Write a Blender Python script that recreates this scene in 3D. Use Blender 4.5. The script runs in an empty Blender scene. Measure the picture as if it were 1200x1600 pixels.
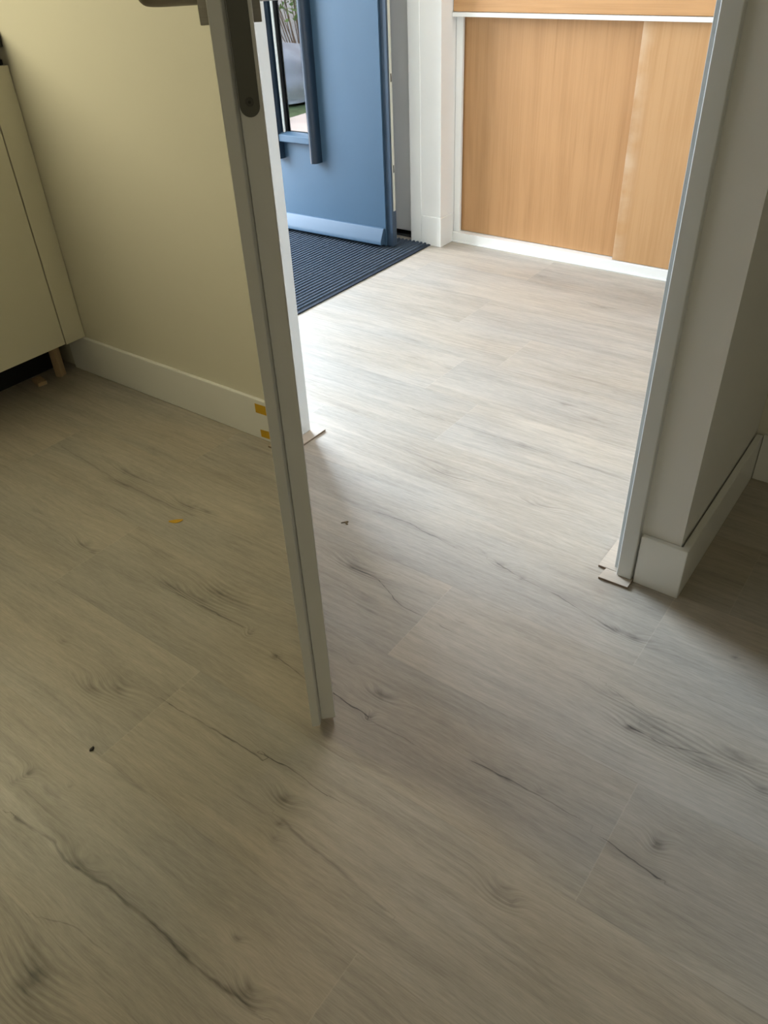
import bpy, bmesh, math, random
import numpy as np
from mathutils import Matrix, Vector

# strength of the lights
SKY = 1.5
P_DOOR = 250
P_STREET = 930
P_STRIP = 20
P_BACK = 7.5
P_HALL = 9
# two tones of the floor print
FLOOR_A = (.425, .376, .308)
FLOOR_B = (.40, .37, .322)

S = bpy.context.scene
COL = S.collection
random.seed(7)
R = math.radians

# ------------------------------------------------------------------ camera
cam_data = bpy.data.cameras.new('camera')
cam = bpy.data.objects.new('camera', cam_data)
COL.objects.link(cam)
cam_data.sensor_fit = 'VERTICAL'
cam_data.sensor_height = 36.0
cam_data.sensor_width = 27.0
cam_data.lens = 1232.0 / 1600.0 * 36.0
cam_data.clip_start = 0.02
pit, rol, yaw = R(36.8155), R(-2.79106), R(37.7303)
f = Vector((-math.sin(yaw) * math.cos(pit), math.cos(yaw) * math.cos(pit), -math.sin(pit)))
r = Vector((math.cos(yaw), math.sin(yaw), 0))
u = r.cross(f)
r2 = math.cos(rol) * r + math.sin(rol) * u
u2 = -math.sin(rol) * r + math.cos(rol) * u
cam.matrix_world = Matrix(((r2.x, u2.x, -f.x, 0), (r2.y, u2.y, -f.y, 0), (r2.z, u2.z, -f.z, 1.1), (0, 0, 0, 1)))
S.camera = cam

# ------------------------------------------------------------------ light and exposure
S.view_settings.view_transform = 'Standard'
S.view_settings.look = 'None'
S.view_settings.gamma = 1.0
S.view_settings.use_curve_mapping = False
S.view_settings.exposure = 0.0
W = bpy.data.worlds.new('daylight')
S.world = W
W.use_nodes = True
wn = W.node_tree.nodes
wn.clear()
sky = wn.new('ShaderNodeTexSky')
sky.sky_type = 'NISHITA'
sky.sun_disc = False
sky.sun_elevation = R(38)
sky.sun_rotation = R(200)
sky.dust_density = 3.0
bg = wn.new('ShaderNodeBackground')
bg.inputs['Strength'].default_value = SKY
wo = wn.new('ShaderNodeOutputWorld')
W.node_tree.links.new(sky.outputs[0], bg.inputs[0])
W.node_tree.links.new(bg.outputs[0], wo.inputs[0])


def area(name, loc, target, sx, sy, power, color, spread=180):
    d = bpy.data.lights.new(name, 'AREA')
    d.shape = 'RECTANGLE'
    d.size, d.size_y = sx, sy
    d.energy = power
    d.color = color
    d.spread = R(spread)
    o = bpy.data.objects.new(name, d)
    COL.objects.link(o)
    o.location = loc
    o.rotation_euler = (Vector(target) - Vector(loc)).to_track_quat('-Z', 'Y').to_euler()
    return o


# the open front door is a light portal for the sky
po = area('front_door_portal', (-3.06, 2.195, 1.17), (0, 2.195, 1.17), 2.34, .99, 1, (1, 1, 1))
po.data.cycles.is_portal = True
# daylight falling in through the open front door
area('front_door_daylight', (-4.3, 1.0, 1.7), (-1.9, 2.75, 0.5), 1.6, 1.8, P_DOOR, (0.80, 0.905, 1.0))
area('street_daylight', (-6.2, 3.6, 2.9), (-1.0, 1.4, 0), 2.5, 2.5, P_STREET, (0.75, 0.875, 1.0))
# warm strip lamp above the worktop
area('worktop_lamp', (-2.50, 0.45, 1.36), (-1.95, 0.5, 0.72), 0.22, 1.1, P_STRIP, (1.0, 0.91, 0.60))
# added fill lights, unseen: one behind the camera, one under the hall ceiling
area('kitchen_back_fill', (1.0, -2.45, 1.6), (-0.3, 1.0, 0.6), 1.3, 1.2, P_BACK, (1.0, 0.92, 0.66))
area('hall_ceiling_fill', (-1.1, 2.0, 2.55), (-1.1, 2.05, 0), 0.5, 0.5, P_HALL, (1.0, 0.97, 0.92))


# ------------------------------------------------------------------ materials
def nt(name):
    m = bpy.data.materials.new(name)
    m.use_nodes = True
    t = m.node_tree
    b = t.nodes['Principled BSDF']
    return m, t, b


def srgb(c):
    return tuple((x / 12.92 if x <= .04045 else ((x + .055) / 1.055) ** 2.4) for x in c) + (1,)


def plain(name, c, rough=.5, metal=0., spec=.5, var=.04, scale=6., bump=0., bscale=200., stretch=(1, 1, 1), linear=True):
    m, t, b = nt(name)
    N, L = t.nodes, t.links
    tc = N.new('ShaderNodeTexCoord')
    mp = N.new('ShaderNodeMapping')
    mp.inputs['Scale'].default_value = stretch
    L.new(tc.outputs['Object'], mp.inputs[0])
    no = N.new('ShaderNodeTexNoise')
    no.inputs['Scale'].default_value = scale
    no.inputs['Detail'].default_value = 3
    L.new(mp.outputs[0], no.inputs['Vector'])
    hsv = N.new('ShaderNodeHueSaturation')
    hsv.inputs['Color'].default_value = tuple(c) + (1,)
    mr = N.new('ShaderNodeMapRange')
    mr.inputs[1].default_value = .3
    mr.inputs[2].default_value = .7
    mr.inputs[3].default_value = 1 - var
    mr.inputs[4].default_value = 1 + var
    L.new(no.outputs[0], mr.inputs[0])
    L.new(mr.outputs[0], hsv.inputs['Value'])
    L.new(hsv.outputs[0], b.inputs['Base Color'])
    b.inputs['Roughness'].default_value = rough
    b.inputs['Metallic'].default_value = metal
    b.inputs['Specular IOR Level'].default_value = spec
    if bump:
        n2 = N.new('ShaderNodeTexNoise')
        n2.inputs['Scale'].default_value = bscale
        n2.inputs['Detail'].default_value = 2
        L.new(tc.outputs['Object'], n2.inputs['Vector'])
        bp = N.new('ShaderNodeBump')
        bp.inputs['Strength'].default_value = bump
        bp.inputs['Distance'].default_value = .002
        L.new(n2.outputs[0], bp.inputs['Height'])
        L.new(bp.outputs[0], b.inputs['Normal'])
    return m


M = {}
M['wall'] = plain('cream_wall_paint', (.72, .69, .58), .75, var=.015, scale=3, bump=.05, bscale=90)
M['wallhall'] = plain('white_wall_paint', (.84, .83, .80), .75, var=.015, scale=3, bump=.05, bscale=90)
M['white'] = plain('white_gloss_paint', (.84, .84, .81), .35, var=.015, scale=5)
M['whitemetal'] = plain('white_powder_coat', (.72, .73, .71), .38, var=.012, scale=5)
M['doorpaint'] = plain('grey_white_door_paint', (.80, .80, .77), .42, var=.015, scale=4)
M['cabinet'] = plain('cream_cabinet_front', (.70, .67, .54), .45, var=.012, scale=4)
M['black'] = plain('black_worktop_laminate', (.012, .011, .010), .45, var=.1)
M['dark'] = plain('cabinet_shade_black', (.006, .006, .006), .8, var=.1)  # near-black colour holds the shade under and inside the cabinets
M['channel'] = plain('dark_grip_channel', (.07, .06, .045), .5, var=.05)
M['legwood'] = plain('raw_beech_block', (.42, .30, .18), .7, var=.12, scale=12, stretch=(6, 6, 1))
M['blue'] = plain('blue_door_paint', (.044, .088, .140), .5, spec=.35, var=.03, scale=5)
M['bluebar'] = plain('deep_blue_bar', (.012, .025, .044), .32, var=.03, scale=5)  # one even deep blue, darker than the door leaf
M['bluedark'] = plain('dark_blue_rebate_paint', (.035, .060, .095), .4, var=.03)
M['rubber'] = plain('black_rubber', (.012, .012, .013), .6, var=.05)
M['greyseal'] = plain('grey_seal_strip', (.50, .52, .51), .55, var=.03)
M['bead'] = plain('pale_glazing_bead', (.86, .90, .88), .45, var=.03)
M['steel'] = plain('brushed_steel', (.36, .34, .30), .38, metal=.9, var=.06, scale=60, stretch=(1, 1, 12))
M['forend'] = plain('dark_steel_forend', (.13, .13, .115), .42, metal=.6, var=.03, scale=40)
M['screw'] = plain('dark_screw_steel', (.10, .10, .09), .35, metal=.7, var=.03)
M['striplock'] = plain('pale_zinc_strip', (.62, .62, .54), .4, metal=.3, var=.05)
M['tape'] = plain('yellow_masking_tape', (.62, .36, .012), .6, var=.06, scale=50)
M['offcut'] = plain('pale_vinyl_offcut', (.50, .43, .35), .55, var=.08, scale=20, stretch=(2, 20, 2))
M['offedge'] = plain('brown_offcut_edge', (.22, .16, .11), .7, var=.1)
M['mat'] = plain('navy_ribbed_mat', (.066, .086, .115), .95, spec=.1, var=.35, scale=260, bump=.3, bscale=700)
M['matedge'] = plain('navy_mat_binding', (.022, .030, .045), .8, spec=.2, var=.1, scale=60)
M['crumb'] = plain('dark_crumb', (.012, .008, .006), .6)
M['browncrumb'] = plain('brown_crumb', (.16, .11, .05), .7)
M['paving'] = plain('pink_paving', (.62, .52, .47), .9, var=.12, scale=4)
M['lawn'] = plain('lawn_green', (.10, .15, .06), .95, var=.4, scale=14)
M['stone'] = plain('blue_grey_stone', (.36, .40, .47), .8, var=.2, scale=5)
M['gravel'] = plain('pale_gravel', (.55, .53, .50), .95, var=.25, scale=30)
M['twig'] = plain('brown_twig', (.34, .24, .17), .9, var=.3, scale=20)
M['leaf'] = plain('light_green_leaf', (.30, .42, .13), .6, var=.4, scale=8)
M['trunk'] = plain('tree_bark', (.09, .07, .055), .95, var=.3, scale=14)
M['threshold'] = plain('dark_threshold', (.02, .025, .03), .6)


def wood(name, base, dark, vertical=True, worn=None):
    m, t, b = nt(name)
    N, L = t.nodes, t.links
    tc = N.new('ShaderNodeTexCoord')
    mp = N.new('ShaderNodeMapping')
    mp.inputs['Scale'].default_value = (34, 34, 1.3) if vertical else (1.3, 34, 34)
    L.new(tc.outputs['Object'], mp.inputs[0])
    n1 = N.new('ShaderNodeTexNoise')
    n1.inputs['Scale'].default_value = 1.0
    n1.inputs['Detail'].default_value = 7
    n1.inputs['Roughness'].default_value = .62
    n1.inputs['Distortion'].default_value = .5
    L.new(mp.outputs[0], n1.inputs['Vector'])
    mp2 = N.new('ShaderNodeMapping')
    mp2.inputs['Scale'].default_value = (160, 160, 4) if vertical else (4, 160, 160)
    L.new(tc.outputs['Object'], mp2.inputs[0])
    n2 = N.new('ShaderNodeTexNoise')
    n2.inputs['Scale'].default_value = 1.0
    n2.inputs['Detail'].default_value = 4
    L.new(mp2.outputs[0], n2.inputs['Vector'])
    n3 = N.new('ShaderNodeTexNoise')
    n3.inputs['Scale'].default_value = 3.0
    L.new(tc.outputs['Object'], n3.inputs['Vector'])
    ad = N.new('ShaderNodeMath')
    ad.operation = 'MULTIPLY_ADD'
    L.new(n2.outputs[0], ad.inputs[0])
    ad.inputs[1].default_value = .5
    L.new(n1.outputs[0], ad.inputs[2])
    a2 = N.new('ShaderNodeMath')
    a2.operation = 'MULTIPLY_ADD'
    L.new(n3.outputs[0], a2.inputs[0])
    a2.inputs[1].default_value = .35
    L.new(ad.outputs[0], a2.inputs[2])
    cr = N.new('ShaderNodeValToRGB')
    cr.color_ramp.elements[0].position = .62
    cr.color_ramp.elements[0].color = tuple(dark) + (1,)
    cr.color_ramp.elements[1].position = 1.12
    cr.color_ramp.elements[1].color = tuple(base) + (1,)
    L.new(a2.outputs[0], cr.inputs[0])
    L.new(cr.outputs[0], b.inputs['Base Color'])
    if worn is not None:        # pale scuffs along the edge that hands touch
        sx = N.new('ShaderNodeSeparateXYZ')
        L.new(tc.outputs['Object'], sx.inputs[0])
        mr = N.new('ShaderNodeMapRange')
        mr.inputs[1].default_value = worn + .055
        mr.inputs[2].default_value = worn
        L.new(sx.outputs[0], mr.inputs[0])
        n4 = N.new('ShaderNodeTexNoise')
        n4.inputs['Scale'].default_value = 9.
        n4.inputs['Detail'].default_value = 4
        L.new(tc.outputs['Object'], n4.inputs['Vector'])
        m4 = N.new('ShaderNodeMapRange')
        m4.inputs[1].default_value = .38
        m4.inputs[2].default_value = .72
        m4.inputs[4].default_value = .75
        L.new(n4.outputs[0], m4.inputs[0])
        mm = N.new('ShaderNodeMath')
        mm.operation = 'MULTIPLY'
        L.new(mr.outputs[0], mm.inputs[0])
        L.new(m4.outputs[0], mm.inputs[1])
        mx = N.new('ShaderNodeMix')
        mx.data_type = 'RGBA'
        L.new(mm.outputs[0], mx.inputs[0])
        L.new(cr.outputs[0], mx.inputs[6])
        mx.inputs[7].default_value = (.66, .52, .38, 1)
        L.new(mx.outputs[2], b.inputs['Base Color'])
    b.inputs['Roughness'].default_value = .42
    return m


M['beech'] = wood('beech_veneer_vertical', (.48, .262, .112), (.385, .198, .076))
M['beechworn'] = wood('beech_veneer_worn', (.515, .298, .135), (.43, .232, .092), True, -.0195)
M['beechh'] = wood('beech_veneer_horizontal', (.54, .30, .13), (.42, .22, .085), False)


def glass_mat():
    m, t, b = nt('coated_door_glass')
    N, L = t.nodes, t.links
    gl = N.new('ShaderNodeBsdfGlossy')
    gl.inputs['Roughness'].default_value = .0
    gl.inputs['Color'].default_value = (.95, .97, .97, 1)
    tr = N.new('ShaderNodeBsdfTransparent')
    tr.inputs['Color'].default_value = (.55, .58, .58, 1)
    fr = N.new('ShaderNodeFresnel')
    fr.inputs['IOR'].default_value = 2.1
    mx = N.new('ShaderNodeMixShader')
    L.new(fr.outputs[0], mx.inputs[0])
    L.new(tr.outputs[0], mx.inputs[1])
    L.new(gl.outputs[0], mx.inputs[2])
    L.new(mx.outputs[0], N['Material Output'].inputs['Surface'])
    return m


M['glass'] = glass_mat()

KN=[(-1.531,0.938,0.070,0.012,0.50),(-1.525,0.898,0.040,0.006,0.60),(-1.313,0.923,0.050,0.010,0.70),(-1.259,0.934,0.050,0.006,0.60),(-1.396,0.690,0.030,0.012,0.50),(-1.358,0.687,0.020,0.008,0.50),(-1.595,0.709,0.030,0.006,0.50),(-1.008,0.750,0.050,0.022,0.80),(-1.046,0.714,0.050,0.012,0.40),(-1.126,0.707,0.050,0.006,0.60),(-0.887,0.700,0.008,0.010,0.60),(-0.804,0.683,0.012,0.006,0.80),(-1.076,0.938,0.015,0.005,0.60),(-0.991,0.464,0.030,0.018,0.50),(-1.035,0.434,0.030,0.012,0.50),(-1.177,0.478,0.010,0.005,0.60),(-0.969,0.256,0.008,0.010,0.70),(-0.974,0.238,0.006,0.005,0.70),(-0.904,0.260,0.045,0.007,0.80),(-0.890,0.284,0.006,0.004,0.50),(-0.586,0.466,0.020,0.012,0.60),(-0.565,0.431,0.008,0.006,0.80),(-0.554,0.409,0.007,0.006,0.70),(-0.437,0.228,0.020,0.012,1.00),(-0.497,0.269,0.010,0.006,0.80),(-0.684,0.076,0.050,0.040,0.70),(-0.762,0.215,0.030,0.010,0.50),(-0.857,1.372,0.050,0.012,0.50),(-0.620,1.374,0.040,0.006,0.50),(-0.837,0.972,0.050,0.015,0.50),(-0.751,0.903,0.030,0.008,0.40),(-0.563,0.955,0.014,0.008,0.70),(-0.631,1.158,0.012,0.005,0.70),(-0.582,1.140,0.020,0.010,0.30),(-0.524,1.131,0.006,0.008,0.60),(-0.272,1.102,0.030,0.012,1.00),(-0.308,1.098,0.030,0.006,0.60),(-0.583,0.718,0.030,0.010,0.80),(-0.572,0.668,0.008,0.010,0.90),(-0.675,0.753,0.010,0.004,0.60),(-0.196,0.900,0.020,0.008,1.00),(-0.164,0.917,0.060,0.030,0.25),(-0.251,0.949,0.020,0.006,0.60),(-0.024,0.937,0.050,0.012,0.50),(-0.072,0.897,0.050,0.020,0.40),(0.015,0.901,0.020,0.010,0.60),(-0.331,0.695,0.040,0.008,0.60),(-0.264,0.707,0.006,0.004,0.80),(-0.084,0.720,0.012,0.014,0.90),(-0.237,0.528,0.020,0.015,0.60),(-0.215,0.525,0.010,0.006,0.60),(-0.101,1.155,0.008,0.006,0.80),(-0.766,1.846,0.025,0.006,0.70),(-0.666,1.813,0.060,0.006,0.50),(-0.850,1.599,0.030,0.006,0.50),(-0.771,1.592,0.050,0.006,0.40),(-0.602,1.386,0.030,0.012,0.30),(-1.263,2.690,0.060,0.010,0.50),(-1.288,1.866,0.050,0.008,0.40),(-1.167,1.863,0.040,0.010,0.40),(-1.485,1.827,0.050,0.012,0.30),(-1.000,2.263,0.060,0.008,0.40),(-0.963,2.532,0.060,0.010,0.40)]
SG=[(-0.884,0.492,-0.770,0.500,0.0020,0.80),(-0.770,0.500,-0.666,0.501,0.0020,0.80),(-0.671,0.511,-0.621,0.513,0.0014,1.00),(-0.621,0.513,-0.535,0.511,0.0014,1.00),(-0.913,0.202,-0.828,0.212,0.0040,0.70),(-0.828,0.212,-0.790,0.202,0.0040,0.70),(-0.790,0.202,-0.702,0.215,0.0040,0.70),(-0.702,0.215,-0.606,0.216,0.0040,0.70),(-0.606,0.216,-0.524,0.212,0.0040,0.70),(-0.524,0.212,-0.414,0.219,0.0040,0.70),(-0.658,0.676,-0.575,0.669,0.0014,1.00),(-0.564,0.665,-0.487,0.668,0.0012,0.60),(-0.848,0.964,-0.773,0.966,0.0012,0.90),(-0.773,0.966,-0.689,0.928,0.0012,0.90),(-0.689,0.928,-0.566,0.925,0.0012,0.90),(-0.912,1.154,-0.825,1.159,0.0016,0.60),(-0.825,1.159,-0.695,1.143,0.0016,0.60),(-0.593,1.146,-0.526,1.134,0.0016,0.60),(-0.526,1.134,-0.442,1.127,0.0016,0.60),(-0.442,1.127,-0.308,1.098,0.0016,0.60),(-0.146,0.687,-0.118,0.684,0.0016,1.00),(-0.118,0.684,-0.062,0.676,0.0016,1.00),(-0.378,0.694,-0.309,0.698,0.0016,0.60),(-0.309,0.698,-0.199,0.696,0.0016,0.60),(-0.797,0.684,-0.718,0.671,0.0012,0.90),(-0.567,0.438,-0.457,0.427,0.0040,0.45),(-0.457,0.427,-0.357,0.417,0.0040,0.45),(-0.196,0.900,-0.135,0.898,0.0016,0.60),(-0.135,0.898,-0.069,0.921,0.0016,0.60),(-0.257,0.962,-0.183,0.939,0.0016,0.50),(-0.183,0.939,-0.152,0.944,0.0016,0.50),(-1.143,0.696,-0.996,0.702,0.0020,0.60),(-0.996,0.702,-0.909,0.705,0.0020,0.60),(-1.791,0.924,-1.522,0.900,0.0030,0.40),(-1.522,0.900,-1.271,0.905,0.0030,0.40),(-1.114,1.594,-0.954,1.591,0.0016,0.50),(-0.954,1.591,-0.799,1.593,0.0016,0.50),(-0.799,1.593,-0.532,1.588,0.0016,0.50),(-0.626,0.155,-0.691,0.152,0.0015,0.50),(-0.691,0.152,-0.739,0.134,0.0015,0.50)]


# vinyl oak planks running along x: rows 0.2276 m wide, planks 1.2 m long, every knot and crack where the floor has it
def floor_mat():
    m, t, b = nt('oak_vinyl_planks')
    N, L = t.nodes, t.links

    def val(x, sock):
        if isinstance(x, (int, float)):
            sock.default_value = x
        else:
            L.new(x, sock)

    def ma(op, a, c=None, d=None, clamp=False):
        n = N.new('ShaderNodeMath')
        n.operation = op
        n.use_clamp = clamp
        val(a, n.inputs[0])
        if c is not None:
            val(c, n.inputs[1])
        if d is not None:
            val(d, n.inputs[2])
        return n.outputs[0]

    def vm(op, a, c=None, d=None, out=0):
        n = N.new('ShaderNodeVectorMath')
        n.operation = op
        for i, x in enumerate((a, c, d)):
            if x is None:
                continue
            if isinstance(x, tuple):
                n.inputs[i].default_value = x
            else:
                L.new(x, n.inputs[i])
        return n.outputs[out]

    def comb(x, y, z=0.):
        n = N.new('ShaderNodeCombineXYZ')
        val(x, n.inputs[0]); val(y, n.inputs[1]); val(z, n.inputs[2])
        return n.outputs[0]

    def noise(vec, scale, detail=3, rough=.5, dist=0., col=False):
        n = N.new('ShaderNodeTexNoise')
        n.inputs['Scale'].default_value = scale
        n.inputs['Detail'].default_value = detail
        n.inputs['Roughness'].default_value = rough
        n.inputs['Distortion'].default_value = dist
        L.new(vec, n.inputs['Vector'])
        return n.outputs[1 if col else 0]

    def rng(x, a, c, d, e, smooth=False):
        n = N.new('ShaderNodeMapRange')
        if smooth:
            n.interpolation_type = 'SMOOTHSTEP'
        val(x, n.inputs[0])
        for i, q in enumerate((a, c, d, e)):
            n.inputs[i + 1].default_value = q
        return n.outputs[0]

    geo = N.new('ShaderNodeNewGeometry').outputs['Position']
    sp = N.new('ShaderNodeSeparateXYZ')
    L.new(geo, sp.inputs[0])
    X, Y = sp.outputs[0], sp.outputs[1]
    WID, LEN = .2276, 1.2
    ry = ma('DIVIDE', ma('SUBTRACT', Y, .578), WID)
    row = ma('FLOOR', ry)
    fy = ma('SUBTRACT', ry, row)
    w1 = N.new('ShaderNodeTexWhiteNoise')
    w1.noise_dimensions = '1D'
    L.new(ma('ADD', row, 11.37), w1.inputs['W'])
    off = ma('MULTIPLY', w1.outputs[0], LEN)
    for k, o in ((-2, .849), (-1, .304), (0, 1.055), (2, .955)):
        c = ma('COMPARE', row, float(k), .1)
        # off = off + c*(o-off)
        off = ma('MULTIPLY_ADD', c, ma('SUBTRACT', o, off), off)
    rx = ma('DIVIDE', ma('SUBTRACT', X, off), LEN)
    colm = ma('FLOOR', rx)
    fx = ma('SUBTRACT', rx, colm)
    w2 = N.new('ShaderNodeTexWhiteNoise')
    w2.noise_dimensions = '2D'
    L.new(comb(row, colm), w2.inputs['Vector'])
    pid = w2.outputs[0]
    pcol = w2.outputs[1]
    # distance to plank edges in metres
    ey = ma('MULTIPLY', ma('MINIMUM', fy, ma('SUBTRACT', 1., fy)), WID)
    ex = ma('MULTIPLY', ma('MINIMUM', fx, ma('SUBTRACT', 1., fx)), LEN)
    # plank local coordinates, shifted per plank
    sh = vm('SCALE', pcol, None)
    sh.node.inputs['Scale'].default_value = 37.
    P0 = vm('ADD', geo, sh)
    # wobble
    wob = noise(vm('MULTIPLY', P0, (3.2, 7., 1.)), 1., 2, .5)
    wy = ma('MULTIPLY_ADD', ma('SUBTRACT', wob, .5), .03, Y)
    jit = noise(vm('MULTIPLY', geo, (25., 60., 1.)), 1., 2, .5, col=True)
    def attr(nm):
        n = N.new('ShaderNodeAttribute')
        n.attribute_name = nm
        return n.outputs['Fac']

    js = N.new('ShaderNodeSeparateXYZ')
    L.new(jit, js.inputs[0])
    dk, ph, cdist, cdep = attr('knot'), attr('bend'), attr('crack_distance'), attr('crack_depth')
    cd = ma('ABSOLUTE', ma('MULTIPLY_ADD', ma('SUBTRACT', js.outputs[1], .5), .010, cdist))
    cw = ma('MULTIPLY', ma('MULTIPLY_ADD', js.outputs[0], 1.5, .25), attr('crack_width'))
    brk = rng(noise(vm('MULTIPLY', geo, (9., 9., 1.)), 1., 3, .6), .36, .58, .25, 1.)
    cdep = ma('MULTIPLY', cdep, brk)
    ck = ma('MULTIPLY', ma('SUBTRACT', 1., ma('DIVIDE', cd, cw), clamp=True), cdep)
    soft = ma('MULTIPLY', ma('MULTIPLY', ma('SUBTRACT', 1., ma('DIVIDE', cd, .015), clamp=True), cdep), .35)
    # grain phase: lines of equal phase bend round the knots
    phase = ma('ADD', wy, ph)
    gv = comb(ma('MULTIPLY', X, 2.1), ma('MULTIPLY', phase, 26.), pid)
    gv = vm('ADD', gv, sh)
    big = noise(gv, 1., 5, .58, .25)
    gv2 = vm('ADD', comb(ma('MULTIPLY', X, 9.), ma('MULTIPLY', phase, 150.), 0.), sh)
    mid = noise(gv2, 1., 4, .6, .1)
    gv3 = comb(ma('MULTIPLY', X, 42.), ma('MULTIPLY', phase, 560.), 0.)
    fine = noise(gv3, 1., 2, .6)
    cloud = noise(vm('MULTIPLY', P0, (3.2, 9., 1.)), 1., 5, .62)
    # random dark streaks of the print
    strk = noise(vm('ADD', comb(ma('MULTIPLY', X, 2.6), ma('MULTIPLY', phase, 48.), 3.3), sh), 1., 3, .5, .4)
    strk = rng(strk, .60, .78, 0., 1., True)
    # cathedral rings near knots
    rings = N.new('ShaderNodeTexWave')
    rings.wave_type = 'BANDS'
    rings.bands_direction = 'Y'
    rings.inputs['Scale'].default_value = 1.
    rings.inputs['Distortion'].default_value = 2.2
    rings.inputs['Detail'].default_value = 2
    L.new(comb(ma('MULTIPLY', X, 1.), ma('MULTIPLY', phase, 36.), 0.), rings.inputs['Vector'])
    rmask = rng(ph, .002, .012, 0., 1.)
    # tone: 1 = mid
    tone = ma('MULTIPLY_ADD', ma('SUBTRACT', big, .5), .50, 1.)
    tone = ma('MULTIPLY_ADD', ma('SUBTRACT', mid, .5), .54, tone)
    tone = ma('MULTIPLY_ADD', ma('SUBTRACT', fine, .5), .50, tone)
    tone = ma('MULTIPLY_ADD', ma('SUBTRACT', cloud, .5), .46, tone)
    tone = ma('MULTIPLY_ADD', ma('SUBTRACT', pid, .5), .10, tone)
    tone = ma('MULTIPLY_ADD', strk, -.20, tone)
    tone = ma('MULTIPLY_ADD', ma('MULTIPLY', ma('SUBTRACT', rings.outputs[0], .5), rmask), .22, tone)
    kd = ma('MULTIPLY', ma('MINIMUM', dk, 1.), ma('MULTIPLY_ADD', rng(js.outputs[2], .3, .7, 0., 1.), .9, .25))
    tone = ma('MULTIPLY_ADD', kd, -.72, tone)
    tone = ma('MULTIPLY_ADD', ck, -.78, tone)
    tone = ma('MULTIPLY_ADD', soft, -.5, tone)
    seamy = rng(ey, .0003, .0016, .10, 0.)
    seamx = rng(ex, .0003, .0014, .14, 0.)
    lightjoint = ma('MULTIPLY', seamx, .85)
    tone = ma('ADD', ma('SUBTRACT', tone, seamy), lightjoint)
    tone = ma('MAXIMUM', tone, .2)
    # hue: brownish in dark grain, greyish patches
    huen = noise(vm('MULTIPLY', P0, (1.3, 4., 1.)), 1.3, 2, .5)
    mixc = N.new('ShaderNodeMix')
    mixc.data_type = 'RGBA'
    L.new(rng(huen, .35, .65, 0., 1.), mixc.inputs[0])
    mixc.inputs[6].default_value = FLOOR_A + (1,)
    mixc.inputs[7].default_value = FLOOR_B + (1,)
    vs = vm('SCALE', mixc.outputs[2])
    L.new(tone, vs.node.inputs['Scale'])
    L.new(vs, b.inputs['Base Color'])
    L.new(rng(mid, .3, .7, .50, .38), b.inputs['Roughness'])
    b.inputs['Specular IOR Level'].default_value = .5
    bp = N.new('ShaderNodeBump')
    bp.inputs['Strength'].default_value = .12
    bp.inputs['Distance'].default_value = .001
    L.new(tone, bp.inputs['Height'])
    L.new(bp.outputs[0], b.inputs['Normal'])
    return m


M['floor'] = floor_mat()


# ------------------------------------------------------------------ mesh helpers
class MB:
    def __init__(self):
        self.bm = bmesh.new()

    def box(self, x0, x1, y0, y1, z0, z1):
        v = [self.bm.verts.new(p) for p in ((x0, y0, z0), (x1, y0, z0), (x1, y1, z0), (x0, y1, z0), (x0, y0, z1), (x1, y0, z1), (x1, y1, z1), (x0, y1, z1))]
        for q in ((0, 3, 2, 1), (4, 5, 6, 7), (0, 1, 5, 4), (1, 2, 6, 5), (2, 3, 7, 6), (3, 0, 4, 7)):
            self.bm.faces.new([v[i] for i in q])
        return self

    def prism(self, pts, a0, a1, axis='z'):
        def mk(p, a):
            return (p[0], p[1], a) if axis == 'z' else ((a, p[0], p[1]) if axis == 'x' else (p[0], a, p[1]))
        A = [self.bm.verts.new(mk(p, a0)) for p in pts]
        B = [self.bm.verts.new(mk(p, a1)) for p in pts]
        n = len(pts)
        self.bm.faces.new(A)
        self.bm.faces.new(list(reversed(B)))
        for i in range(n):
            self.bm.faces.new((A[i], B[i], B[(i + 1) % n], A[(i + 1) % n]))
        return self

    def tube(self, pts, rad, seg=16, caps=True):
        rings = []
        up = Vector((0, 0, 1))
        n = len(pts)
        P = [Vector(p) for p in pts]
        for i, p in enumerate(P):
            d = (P[min(i + 1, n - 1)] - P[max(i - 1, 0)]).normalized()
            a = d.cross(up)
            if a.length < .01:
                a = d.cross(Vector((1, 0, 0)))
            a.normalize()
            c = a.cross(d)
            rr = rad[i] if isinstance(rad, (list, tuple)) else rad
            rings.append([self.bm.verts.new(p + rr * (math.cos(2 * math.pi * k / seg) * a + math.sin(2 * math.pi * k / seg) * c)) for k in range(seg)])
        for i in range(n - 1):
            for k in range(seg):
                self.bm.faces.new((rings[i][k], rings[i][(k + 1) % seg], rings[i + 1][(k + 1) % seg], rings[i + 1][k]))
        if caps:
            self.bm.faces.new(rings[0])
            self.bm.faces.new(list(reversed(rings[-1])))
        return self

    def build(self, name, mat, parent=None, bevel=0., seg=2, smooth=False):
        bmesh.ops.recalc_face_normals(self.bm, faces=self.bm.faces[:])
        me = bpy.data.meshes.new(name)
        self.bm.to_mesh(me)
        self.bm.free()
        me.materials.append(mat)
        o = bpy.data.objects.new(name, me)
        COL.objects.link(o)
        if parent:
            o.parent = parent
        if bevel:
            bv = o.modifiers.new('bevel', 'BEVEL')
            bv.width = bevel
            bv.segments = seg
            bv.limit_method = 'ANGLE'
            bv.angle_limit = R(40)
        if smooth or bevel:
            for p in me.polygons:
                p.use_smooth = True
            if not smooth:
                wnm = o.modifiers.new('normals', 'WEIGHTED_NORMAL')
                wnm.keep_sharp = True
        return o


def box(name, x0, x1, y0, y1, z0, z1, mat, parent=None, bevel=0.):
    return MB().box(x0, x1, y0, y1, z0, z1).build(name, mat, parent, bevel)


def struct(o, label=None, cat=None):
    o['kind'] = 'structure'
    if label:
        o['label'] = label
        o['category'] = cat
    return o


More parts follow.
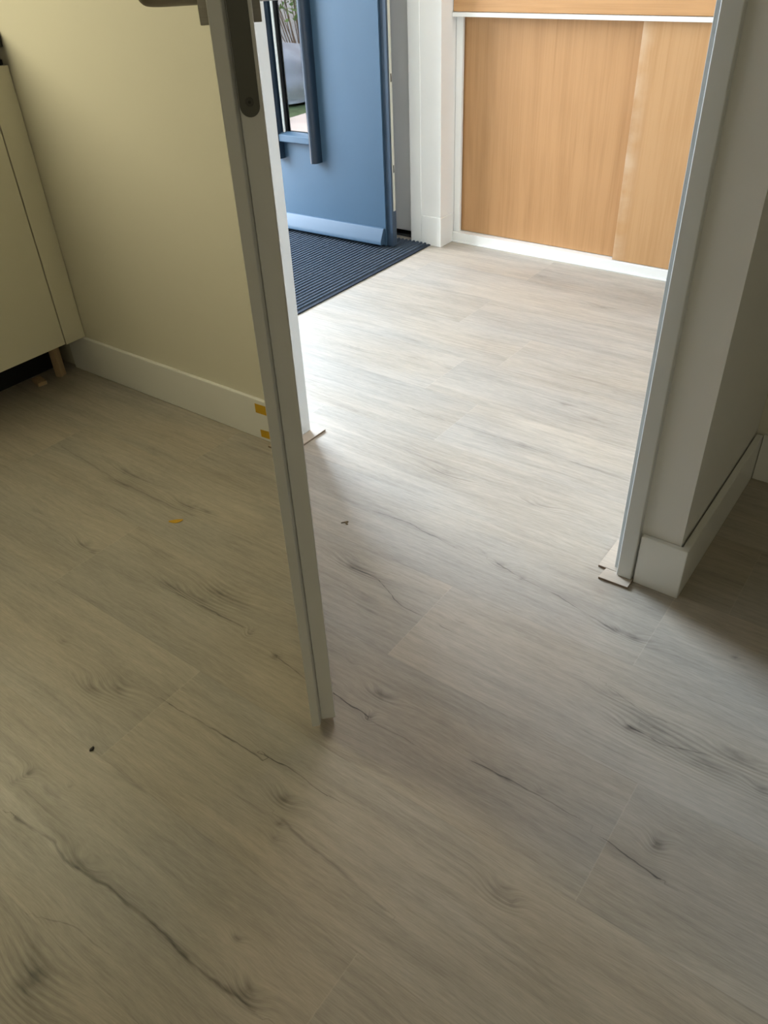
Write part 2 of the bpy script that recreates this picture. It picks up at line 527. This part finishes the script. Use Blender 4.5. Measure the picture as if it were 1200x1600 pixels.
def tag(o, label, cat, group=None, kind=None):
    o['label'] = label
    o['category'] = cat
    if group:
        o['group'] = group
    if kind:
        o['kind'] = kind
    return o


def empty(name, loc, rz=0.):
    o = bpy.data.objects.new(name, None)
    o.empty_display_size = .1
    COL.objects.link(o)
    o.location = loc
    o.rotation_euler = (0, 0, rz)
    return o


# ------------------------------------------------------------------ the room shell
YW, YWB = 1.259, 1.345          # kitchen face and hall face of the doorway wall


def floor_mesh():
    # a slab whose top is a grid, finer where knots and cracks lie; the wood print is stored per vertex
    def axis(stops):
        out = []
        for (a, c, st) in stops:
            k = max(1, round((c - a) / st))
            out += [a + (c - a) * i / k for i in range(k)]
        return np.array(out + [stops[-1][1]])
    gx = axis(((-3.02, -1.9, .04), (-1.9, .15, .005), (.15, 2.6, .1)))
    gy = axis(((-2.6, 0, .1), (0, 1.45, .005), (1.45, 2.75, .011), (2.75, 3.4, .05)))
    nx, ny = len(gx), len(gy)
    XX, YY = np.meshgrid(gx, gy, indexing='ij')
    top = np.stack((XX, YY, np.zeros_like(XX)), -1).reshape(-1, 3)
    ii, jj = np.meshgrid(np.arange(nx - 1), np.arange(ny - 1), indexing='ij')
    q = (ii * ny + jj).ravel()
    faces = np.stack((q, q + ny, q + ny + 1, q + 1), -1)
    me = bpy.data.meshes.new('floor')
    low = np.array(((-3.02, -2.6, -.06), (2.6, -2.6, -.06), (2.6, 3.4, -.06), (-3.02, 3.4, -.06)))
    base = nx * ny
    faces = np.vstack((faces, ((base, base + 3, base + 2, base + 1),)))
    v = np.vstack((top, low))
    me.vertices.add(len(v))
    me.vertices.foreach_set('co', v.astype(np.float32).ravel())
    me.loops.add(len(faces) * 4)
    me.loops.foreach_set('vertex_index', faces.astype(np.int32).ravel())
    me.polygons.add(len(faces))
    me.polygons.foreach_set('loop_start', np.arange(0, len(faces) * 4, 4, dtype=np.int32))
    me.polygons.foreach_set('loop_total', np.full(len(faces), 4, dtype=np.int32))
    x, y = v[:, 0], v[:, 1]
    dk, ph = np.zeros(len(v)), np.zeros(len(v))
    for (kx_, ky_, a, bb, d) in KN:
        d2 = ((x - kx_) / a) ** 2 + ((y - ky_) / bb) ** 2
        dk += d * (.5 * np.exp(-d2 * .8) + .65 * np.exp(-d2 * 4))
        ph += (.007 if bb < .009 else .016) * np.exp(-d2 * .45)
    cd, cp, cwid = np.full(len(v), .05), np.zeros(len(v)), np.full(len(v), .0014)
    for (x0, y0, x1, y1, w, d) in SG:
        dx, dy = x1 - x0, y1 - y0
        l2 = dx * dx + dy * dy
        h = np.clip(((x - x0) * dx + (y - y0) * dy) / l2, 0, 1)
        ex_, ey_ = x - x0 - h * dx, y - y0 - h * dy
        ds = np.hypot(ex_, ey_) * np.where(dx * ey_ - dy * ex_ < 0, -1, 1)
        m_ = np.abs(ds) < np.abs(cd)
        cd[m_] = ds[m_]
        cp[m_] = d
        cwid[m_] = w
    cp[np.abs(cd) > .03] = 0
    for nm, arr in (('knot', dk), ('bend', ph), ('crack_distance', cd), ('crack_depth', cp), ('crack_width', cwid)):
        at = me.attributes.new(nm, 'FLOAT', 'POINT')
        at.data.foreach_set('value', arr.astype(np.float32))
    me.update(calc_edges=True)
    me.validate()
    me.materials.append(M['floor'])
    o = bpy.data.objects.new('floor', me)
    COL.objects.link(o)
    return o


struct(floor_mesh(), 'pale oak plank floor running from the kitchen into the hall', 'floor')
struct(MB().box(-3.05, 2.75, -2.75, 3.5, 2.6, 2.7).build('ceiling', M['wallhall']), 'white ceiling above kitchen and hall', 'ceiling')
struct(MB().box(-2.70, -1.318, YW, YWB, 0, 2.6).box(-1.318, -.337, YW, YWB, 2.12, 2.6)
       .build('wall_doorway', M['wall']), 'cream wall left of the kitchen doorway', 'wall')
struct(MB().box(-.337, -.2585, YW, 3.4, 0, 2.6).build('wall_right', M['wallhall']),
       'narrow white wall end right of the doorway', 'wall')
struct(box('wall_niche', -.2585, 2.6, 1.763, 1.9, 0, 2.6, M['wall']), 'dim wall at the back of the recess on the right', 'wall')
struct(box('wall_left', -2.85, -2.70, -2.6, YW, 0, 2.6, M['wall']), 'kitchen wall behind the base cabinet', 'wall')
struct(box('wall_back', -2.85, 2.75, -2.75, -2.6, 0, 2.6, M['wall']), 'kitchen wall behind the camera', 'wall')
struct(box('wall_kitchen_right', 2.6, 2.75, -2.6, 1.9, 0, 2.6, M['wall']), 'kitchen wall right of the camera', 'wall')
# hall: outer wall with the front door opening, far wall with a white inner door, cupboard recess
struct(MB().box(-3.05, -2.90, YW, 1.70, 0, 2.6).box(-3.05, -2.90, 2.69, 3.4, 0, 2.6).box(-3.05, -2.90, 1.70, 2.69, 2.35, 2.6)
       .box(-2.90, -2.70, YW, YWB, 0, 2.6).build('wall_hall_left', M['wallhall']), 'hall wall with the front door opening', 'wall')
struct(MB().box(-2.90, -2.80, 2.795, 2.93, 0, 2.6).box(-2.80, -1.938, 2.795, 2.93, 2.08, 2.6).box(-1.938, -1.7905, 2.788, 2.93, 0, 2.6)
       .build('wall_far', M['wallhall']), 'white wall pier between blue door and wooden cupboard', 'wall')
struct(box('wall_cupboard_back', -2.90, -.337, 3.3, 3.4, 0, 2.6, M['wallhall']), 'wall behind the cupboard', 'wall')

# white inner door behind the blue one
d3 = struct(MB().box(-2.80, -1.944, 2.822, 2.862, .028, 2.07).build('door_3', M['white'], bevel=.006),
            'white flush door standing behind the blue front door', 'door')
struct(box('trim_2', -1.938, -1.884, 2.7865, 2.7975, 0, 2.12, M['white'], bevel=.002), 'white door casing between white door and wall pier', 'trim')
struct(box('trim_3', -2.90, -1.938, 2.83, 2.93, -.002, .010, M['threshold']), 'dark threshold under the white door', 'trim')

# baseboards
struct(MB().box(-2.178, -1.3225, 1.247, YW, 0, .12).build('baseboard_left', M['white'], bevel=.0022), 'white baseboard along the cream wall', 'baseboard')
struct(MB().prism(((-.3325, 1.247), (-.241, 1.247), (-.241, 1.751), (-.2555, 1.751), (-.2555, 1.2585), (-.3325, 1.2585)), 0, .12)
       .build('baseboard_right', M['white'], bevel=.0022), 'white baseboard wrapped around the wall end', 'baseboard')
struct(MB().box(-.2405, 2.6, 1.751, 1.763, 0, .12).build('baseboard_niche', M['white'], bevel=.002), 'white baseboard at the back of the recess', 'baseboard')
struct(MB().prism(((-1.879, 2.788), (-1.879, 2.7815), (-1.7855, 2.7815), (-1.7855, 2.8735), (-1.7905, 2.8735), (-1.7905, 2.788)), 0, .118)
       .build('baseboard_far', M['white'], bevel=.0015), 'white baseboard wrapped around the wall pier', 'baseboard')

# steel door frame of the kitchen doorway
fr = MB()
for sgn, x0, x1, xs in ((1, -.367, -.336, -.3795), (-1, -1.288, -1.3195, -1.279)):
    a, c = sorted((x0, x1))
    fr.box(a, c, 1.243, 1.2595, .006, 2.13)
    a, c = sorted((xs, x1))
    fr.box(a, c, 1.268, 1.347, .006, 2.10)
    a, c = sorted((x0 + .004 * sgn, x1 - .004 * sgn))
    fr.box(a, c, 1.2585, 1.269, .006, 2.10)
fr.box(-1.3195, -.336, 1.243, 1.2595, 2.10, 2.135)
fr.box(-1.3195, -.336, 1.268, 1.349, 2.085, 2.12)
frame = struct(fr.build('trim_1', M['whitemetal'], bevel=.0025, ), 'white steel frame of the kitchen doorway', 'door frame')
sl = MB()
sl.box(-.3785, -.3665, 1.2615, 1.2682, .008, 2.08)
sl.box(-1.292, -1.280, 1.2615, 1.2682, .008, 2.08)
s_ = sl.build('seal', M['greyseal'], frame, bevel=.0015)
s_['label'] = 'grey seal strip in the frame rebate'


# ------------------------------------------------------------------ kitchen door, open, seen along its lock edge
d1 = struct(empty('door_1', (-.632, .590, 0), math.atan2(.695, -.72)),
            'open grey-white interior door seen along its lock edge', 'door')
MB().prism(((0, 0), (.925, 0), (.925, -.0164), (.0125, -.0170), (0, -.0135)), .015, 2.11).build('overlap_leaf', M['doorpaint'], d1, .0012)
box('core_leaf', .012, .902, -.0415, -.0171, .015, 2.10, M['doorpaint'], d1, .0018)
# forend plate with round ends, lying on the lock edge
pts = []
for k in range(13):
    a = math.pi + math.pi * k / 12
    pts.append((-.0278 + .0098 * math.cos(a), .9585 + .0098 * math.sin(a)))
for k in range(13):
    a = math.pi * k / 12
    pts.append((-.0278 + .0098 * math.cos(a), 1.184 + .0098 * math.sin(a)))
fe = MB().prism(pts, .0108, .0135, 'x').build('lock_forend', M['forend'], d1, .0004)
fe['label'] = 'dark steel lock plate with round end'
for zz in (.9625, 1.180):
    n = 20
    sc = MB()
    ring = [(-.0278 + .0043 * math.cos(2 * math.pi * k / n), zz + .0043 * math.sin(2 * math.pi * k / n)) for k in range(n)]
    sc.prism(ring, .0100, .0111, 'x')
    o = sc.build('screw', M['screw'], fe, .0005)
    sock = [(-.0278 + .0015 * math.cos(2 * math.pi * k / 6), zz + .0015 * math.sin(2 * math.pi * k / 6)) for k in range(6)]
    MB().prism(sock, .0097, .0102, 'x').build('screw_socket', M['black'], fe)
box('latch', .004, .012, -.0335, -.022, 1.085, 1.11, M['steel'], d1, .001)
for side in (1, -1):
    y0 = 0 if side == 1 else -.0415
    s = side
    ro = box('handle_rose', .045, .097, min(y0, y0 + .009 * s), max(y0, y0 + .009 * s), 1.026, 1.078, M['steel'], d1, .0008)
    ro['label'] = 'square steel handle rose'
    p = []
    p.append((.071, y0 + .006 * s, 1.052))
    p.append((.071, y0 + .038 * s, 1.052))
    for k in range(1, 7):
        a = k / 6 * math.pi / 2
        p.append((.071 + .019 * (1 - math.cos(a)), y0 + (.038 + .019 * math.sin(a)) * s, 1.052))
    p.append((.20, y0 + .057 * s, 1.052))
    lv = MB().tube(p, .0108, 20).build('lever_handle', M['steel'], d1, .001)
    lv['label'] = 'round steel lever handle'

# ------------------------------------------------------------------ blue front door, swung open along the far wall
d2 = struct(empty('door_2', (-1.9717, 2.6535, 0), R(182)), 'blue front door with narrow glass, swung open over the mat', 'door')
sb = MB()
GX0, GX1, GZ0, GZ1 = .352, .492, .412, 1.88
sb.box(0, GX0, -.027, 0, .014, 2.10).box(GX1, .925, -.027, 0, .014, 2.10).box(GX0, GX1, -.027, 0, .014, GZ0).box(GX0, GX1, -.027, 0, GZ1, 2.10)
bmesh.ops.remove_doubles(sb.bm, verts=sb.bm.verts[:], dist=1e-5)
sb.build('leaf', M['blue'], d2)
lp = MB()
lp.box(-.027, .10, -.041, -.0275, .012, 2.12).box(.84, .935, -.041, -.0275, .012, 2.12).box(.10, .84, -.041, -.0275, .012, .16).box(.10, .84, -.041, -.0275, 2.0, 2.12)
lp.box(-.027, -.0005, -.0275, -.010, .012, 2.12)
o = lp.build('rebate_lip', M['bluedark'], d2, .0015)
o['label'] = 'dark blue rebated door edge'
st = box('lock_strip', -.0295, -.0265, -.0345, -.0195, .152, 2.05, M['striplock'], d2, .001)
st['label'] = 'pale metal lock strip along the door edge'
for zz in (.30, .62, 1.0):
    box('lock_slot', -.0302, -.0294, -.0295, -.0235, zz, zz + .028, M['rubber'], st)
# sloping weather bar along the foot
wb = MB().prism(((0, .086), (.008, .084), (.030, .040), (.031, .024), (.026, .021), (0, .021)), .006, .915, 'x').build('weather_bar', M['blue'], d2, .002)
for cx in (.326, .524):
    prof = [(cx - .021, -.001)] + [(cx - .021 * math.cos(math.pi * k / 14), .045 * math.sin(math.pi * k / 14) ** .8) for k in range(1, 14)] + [(cx + .021, -.001)]
    o = MB().prism(prof, .312, 1.93, 'z').build('moulding_bar', M['bluebar'], d2, .0015)
sill = MB().prism(((0, .416), (-.008, .416), (-.008, .380), (.026, .380), (.029, .383), (.029, .408)), .345, .504, 'x').build('glazing_sill', M['blue'], d2, .0012)
gl = box('glass_pane', GX0 - .004, GX1 + .004, -.016, -.012, GZ0 - .004, GZ1 + .004, M['glass'], d2)
gl['label'] = 'clear glass reflecting the garden'
box('gasket', .4838, .4865, -.012, .001, GZ0, GZ1, M['rubber'], d2)
box('gasket', .357, .364, -.012, .001, GZ0, GZ1, M['rubber'], d2)
for x0 in (.487, .350):
    o = box('glazing_bead', x0, x0 + .008, -.010, .007, GZ0 + .002, GZ1, M['bead'], d2)
    o['label'] = 'pale glazing bead beside the glass'

# ------------------------------------------------------------------ door mat
mat = tag(empty('door_mat', (-2.365, 2.14, 0)), 'navy ribbed door mat on the hall floor under the blue door', 'door mat')
mb = MB()
hx, hy = .515, .642
n = 54
ys = [-hy, hy]
step = 2 * hx / n
prof = []
for k in range(n):
    x0 = -hx + k * step
    prof += [(x0 + step * .03, .0022), (x0 + step * .20, .0088), (x0 + step * .52, .0090), (x0 + step * .70, .0022)]
prof = [(-hx, 0)] + prof + [(hx, .0022), (hx, 0)]
mb.prism(prof, -hy, hy, 'y')
mb.build('ribbed_pile', M['mat'], mat)
bd = MB()
bd.box(hx + .0003, hx + .0135, -hy - .012, hy, 0, .0052).box(-hx - .0125, -hx - .0003, -hy - .012, hy, 0, .0052).box(-hx, hx, -hy - .012, -hy - .0003, 0, .0052)
b_ = bd.build('binding', M['matedge'], mat, .001)
b_['label'] = 'smooth dark mat border'

# ------------------------------------------------------------------ wooden cupboard with sliding doors
cb = tag(empty('hall_cupboard', (-1.06, 2.87, 0)), 'beech hall cupboard with two sliding doors on white rails', 'cupboard')
ox, oy = -1.06, 2.87


def cbox(name, x0, x1, y0, y1, z0, z1, mat_, bev=.0015):
    return box(name, x0 - ox, x1 - ox, y0 - oy, y1 - oy, z0, z1, mat_, cb, bev)


br = MB()
br.box(-1.789 - ox, -.339 - ox, 2.874 - oy, 2.96 - oy, .0, .040)
br.box(-1.789 - ox, -.339 - ox, 2.868 - oy, 2.8738 - oy, .0, .0065)
o = br.build('bottom_rail', M['white'], cb, .0015)
o['label'] = 'white bottom rail'
o = cbox('middle_rail', -1.789, -.339, 2.858, 2.96, .8135, .8275, M['white'])
o['label'] = 'white middle rail'
cbox('side_stile', -1.789, -1.7605, 2.888, 2.902, .0405, .813, M['white'])
box('sliding_door', -1.7685 - ox, -1.045 - ox, 2.908 - oy, 2.926 - oy, .042, .812, M['beech'], cb, .001)
o = box('sliding_door', -1.0795 - ox, -.40 - ox, 2.880 - oy, 2.898 - oy, .042, .812, M['beechworn'], cb, .001)
cbox('upper_panel', -1.7885, -.339, 2.866, 2.884, .829, 2.55, M['beechh'], .001)
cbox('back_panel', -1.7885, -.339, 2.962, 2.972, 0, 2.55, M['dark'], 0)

# ------------------------------------------------------------------ kitchen base cabinet and worktop
kc = tag(empty('base_cabinet', (-2.39, .9, 0)), 'cream kitchen base cabinet with open plinth at left wall', 'cabinet')
kx, ky = -2.39, .9
box('cabinet_door', -2.108 - kx, -2.0905 - kx, .59 - ky, 1.186 - ky, .1245, .849, M['cabinet'], kc, .0012)
o = box('filler_panel', -2.108 - kx, -2.0905 - kx, 1.1895 - ky, 1.2575 - ky, .1215, .849, M['cabinet'], kc, .0012)
o['label'] = 'narrow filler panel beside the wall'
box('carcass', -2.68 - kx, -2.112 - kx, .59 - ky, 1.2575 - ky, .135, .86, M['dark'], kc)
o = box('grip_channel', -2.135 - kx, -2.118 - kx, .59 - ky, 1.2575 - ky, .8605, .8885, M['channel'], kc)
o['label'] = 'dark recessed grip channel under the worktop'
box('kick_shade_panel', -2.255 - kx, -2.24 - kx, .59 - ky, 1.2455 - ky, 0, .134, M['dark'], kc)  # added dark sheet standing for the shade under the cabinet
lg = MB().prism(((-.011, -.013), (.011, -.013), (.011, .013), (-.011, .013)), 0, .134).build('cabinet_leg', M['legwood'], kc, .002)
lg.location = (-2.170 - kx, 1.187 - ky, 0)
lg.rotation_euler = (0, 0, R(20))
lg['label'] = 'light wooden leg block'
tag(box('worktop', -2.698, -2.0885, .0, 1.2575, .889, .9235, M['black'], None, .0015), 'black worktop on the cream base cabinet', 'worktop')
bl = MB().box(-.026, .026, -.014, .014, 0, .012).build('wood_block', M['legwood'], bevel=.0015)
bl.location = (-2.183, 1.118, .0005)
bl.rotation_euler = (0, 0, R(-12))
tag(bl, 'flat wood scrap on the floor under the cabinet', 'wood scrap')

# ------------------------------------------------------------------ small things
def tape(pts_, label):
    o = MB().prism(pts_, 1.2462, 1.2469, 'y').build('tape_strip', M['tape'])
    return tag(o, label, 'tape', 'yellow tape on the white baseboard')


tape(((-1.3735, .1072), (-1.3175, .1092), (-1.3185, .0822), (-1.3738, .0806)), 'upper yellow tape strip on the white baseboard')
tape(((-1.3668, .0301), (-1.3185, .0348), (-1.3190, .0106), (-1.3661, .0085)), 'lower yellow tape strip on the baseboard, near the floor')

ys_ = MB()
sec = []
bmv = ys_.bm
rows_ = []
for i in range(9):
    t = i / 8
    w = .0062 * (math.sin(math.pi * min(max(t, .06), .94)) ** .7)
    x = -.0165 + .033 * t
    z = .0008 + .0022 * (t - .4) ** 2 * 4
    rows_.append([bmv.verts.new((x, -w, z)), bmv.verts.new((x, w, z + .0006)), bmv.verts.new((x, w, z + .0014)), bmv.verts.new((x, -w, z + .0008))])
for i in range(8):
    for k in range(4):
        bmv.faces.new((rows_[i][k], rows_[i][(k + 1) % 4], rows_[i + 1][(k + 1) % 4], rows_[i + 1][k]))
bmv.faces.new(rows_[0])
bmv.faces.new(rows_[-1])
sc_ = ys_.build('tape_scrap', M['tape'], smooth=False)
sc_.location = (-1.284, .867, -.0004)
sc_.rotation_euler = (0, 0, R(40))
tag(sc_, 'yellow tape scrap lying on the kitchen floor', 'tape scrap')


def crumb(name, loc, rz, s, mat_, label, cat):
    bm_ = MB()
    bmesh.ops.create_icosphere(bm_.bm, subdivisions=2, radius=1.)
    for v in bm_.bm.verts:
        k = 1 + .18 * math.sin(7 * v.co.x + 3 * v.co.y)
        v.co = Vector((v.co.x * s[0] * k, v.co.y * s[1] * k, (v.co.z + 1) * s[2]))
    o = bm_.build(name, mat_, smooth=True)
    o.location = loc
    o.rotation_euler = (0, 0, rz)
    return tag(o, label, cat)


crumb('crumb', (-.9196, .3517, 0), R(105), (.0052, .003, .0018), M['crumb'], 'tiny black crumb on the kitchen floor', 'crumb')
v_ = MB()
v_.prism(((-.010, .000), (.004, .006), (.007, .004), (.0025, .0005), (.006, -.005), (.003, -.006), (-.001, .0015)), .0002, .0025)
o = v_.build('wood_chip', M['browncrumb'])
o.location = (-.948, 1.079, 0)
o.rotation_euler = (0, 0, R(35))
tag(o, 'small brown chip on the floor right of the open door', 'wood chip')


def offcut(pts_, label, group):
    c = (sum(p[0] for p in pts_) / len(pts_), sum(p[1] for p in pts_) / len(pts_))
    e = empty('vinyl_offcut', (c[0], c[1], 0))
    q = [(p[0] - c[0], p[1] - c[1]) for p in pts_]
    MB().prism(q, .0044, .0056).build('oak_face', M['offcut'], e)
    o_ = MB().prism(q, 0.0002, .0043).build('core_layer', M['offedge'], e)
    o_['label'] = 'brown core of the offcut'
    return tag(e, label, 'floor offcut', group)


G = 'vinyl offcuts under the door frame'
offcut(((-.3945, 1.2185), (-.333, 1.2205), (-.3335, 1.252), (-.392, 1.252)), 'front pale plank offcut under the right door frame leg', G)
offcut(((-.4095, 1.2535), (-.345, 1.2535), (-.345, 1.352), (-.4095, 1.352)), 'rear pale plank offcut under the right door frame leg', G)
offcut(((-1.3235, 1.2255), (-1.268, 1.2265), (-1.268, 1.252), (-1.3235, 1.2445)), 'pale plank offcut left of the open door below the tape', G)
offcut(((-1.31, 1.2535), (-1.2485, 1.2535), (-1.2485, 1.372), (-1.31, 1.372)), 'pale plank offcut under the left door frame leg by the bright hall floor', G)

# ------------------------------------------------------------------ garden outside the front door (seen mirrored in the door glass)
struct(box('lawn', -4.85, -3.06, -14, 9, -.14, -.04, M['lawn']), 'green lawn strip beside the path', 'lawn')
struct(box('ground', -18, -4.86, -16, 9, -.15, -.05, M['gravel']), 'pale gravel yard outside the front door', 'ground')
struct(box('path', -4.1, -3.055, -3, 5, -.035, -.002, M['paving']), 'pinkish paved path outside the front door', 'path')


def boulder(loc, s, label):
    bm_ = MB()
    bmesh.ops.create_icosphere(bm_.bm, subdivisions=4, radius=1.)
    for v in bm_.bm.verts:
        p = v.co
        k = 1 + .06 * math.sin(5 * p.x + 2 * p.z) + .05 * math.sin(6 * p.y - 3 * p.x) + .03 * math.sin(11 * p.z)
        v.co = Vector((p.x * s[0] * k, p.y * s[1] * k, max(p.z * k, -.25) * s[2]))
    o = bm_.build('boulder', M['stone'], smooth=True)
    o.location = loc
    return tag(o, label, 'boulder')


boulder((-4.78, -.40, .05), (.42, .62, .28), 'rounded blue-grey boulder beside the garden path')


def leaf_quads(mb_, pts_, size):
    for p in pts_:
        a = Vector((random.uniform(-1, 1), random.uniform(-1, 1), random.uniform(-.6, .6))).normalized()
        c = a.cross(Vector((random.uniform(-1, 1), random.uniform(-1, 1), random.uniform(-1, 1)))).normalized()
        s = size * random.uniform(.6, 1.3)
        P = Vector(p)
        v = [mb_.bm.verts.new(P + q) for q in (-a * s, c * s * .45, a * s, -c * s * .45)]
        mb_.bm.faces.new(v)


def shrub(name, loc, h, rad, ntw, nleaf, label, leaf_low=0., cat='shrub'):
    e = empty(name, loc)
    tw = MB()
    tips = []
    for i in range(ntw):
        a = random.uniform(0, 2 * math.pi)
        rr = rad * math.sqrt(random.random())
        b0 = Vector((.25 * rr * math.cos(a), .25 * rr * math.sin(a), 0))
        b1 = Vector((rr * math.cos(a), rr * math.sin(a), h * random.uniform(.7, 1.05)))
        mid_ = (b0 + b1) / 2 + Vector((random.uniform(-.1, .1), random.uniform(-.1, .1), 0)) * rad
        tw.tube([b0, mid_, b1], [.006, .004, .002], 5, caps=False)
        tips += [(b0, mid_, b1)]
    tw.build('stems', M['twig'], e)
    lf = MB()
    pts_ = []
    for i in range(nleaf):
        b0, m_, b1 = random.choice(tips)
        t = leaf_low + (1 - leaf_low) * random.random()
        p = b0.lerp(m_, t * 2) if t < .5 else m_.lerp(b1, t * 2 - 1)
        pts_.append(p + Vector((random.gauss(0, .05), random.gauss(0, .05), random.gauss(0, .04))))
    leaf_quads(lf, pts_, .032)
    lo = lf.build('leaves', M['leaf'], e)
    return tag(e, label, cat)


shrub('low_plant', (-5.75, -.75, -.04), .28, .45, 40, 900, 'low leafy ground cover behind the boulder', cat='plant')
shrub('low_plant', (-5.15, -1.75, -.04), .25, .3, 40, 700, 'low leafy ground cover beside the boulder', cat='plant')
shrub('bare_shrub', (-6.2, -2.4, -.04), 1.25, .55, 34, 1500, 'twiggy brown shrub in the middle of the garden bed', .45)
shrub('bare_shrub', (-7.2, -1.6, -.04), 1.5, .55, 34, 1600, 'tall twiggy shrub at the back of the garden', .45)
tr = empty('garden_tree', (-9.6, -5.6, -.04))
tk = MB().tube([(0, 0, 0), (.05, .02, 1.2), (-.04, .06, 2.4), (.02, 0, 3.6)], [.17, .14, .11, .06], 12)
for k in range(7):
    a = k * .9
    z0 = 1.3 + .3 * k
    tk.tube([(0, 0, z0), (.6 * math.cos(a), .6 * math.sin(a), z0 + .5), (1.2 * math.cos(a), 1.2 * math.sin(a), z0 + .9)], [.05, .03, .012], 6)
tk.build('trunk', M['trunk'], tr)
cr_ = MB()
leaf_quads(cr_, [(random.gauss(0, .75), random.gauss(0, .75), random.gauss(2.6, .8)) for _ in range(2600)], .10)
cr_.build('crown', M['leaf'], tr)
tag(tr, 'leafy garden tree behind the twiggy shrubs', 'tree')
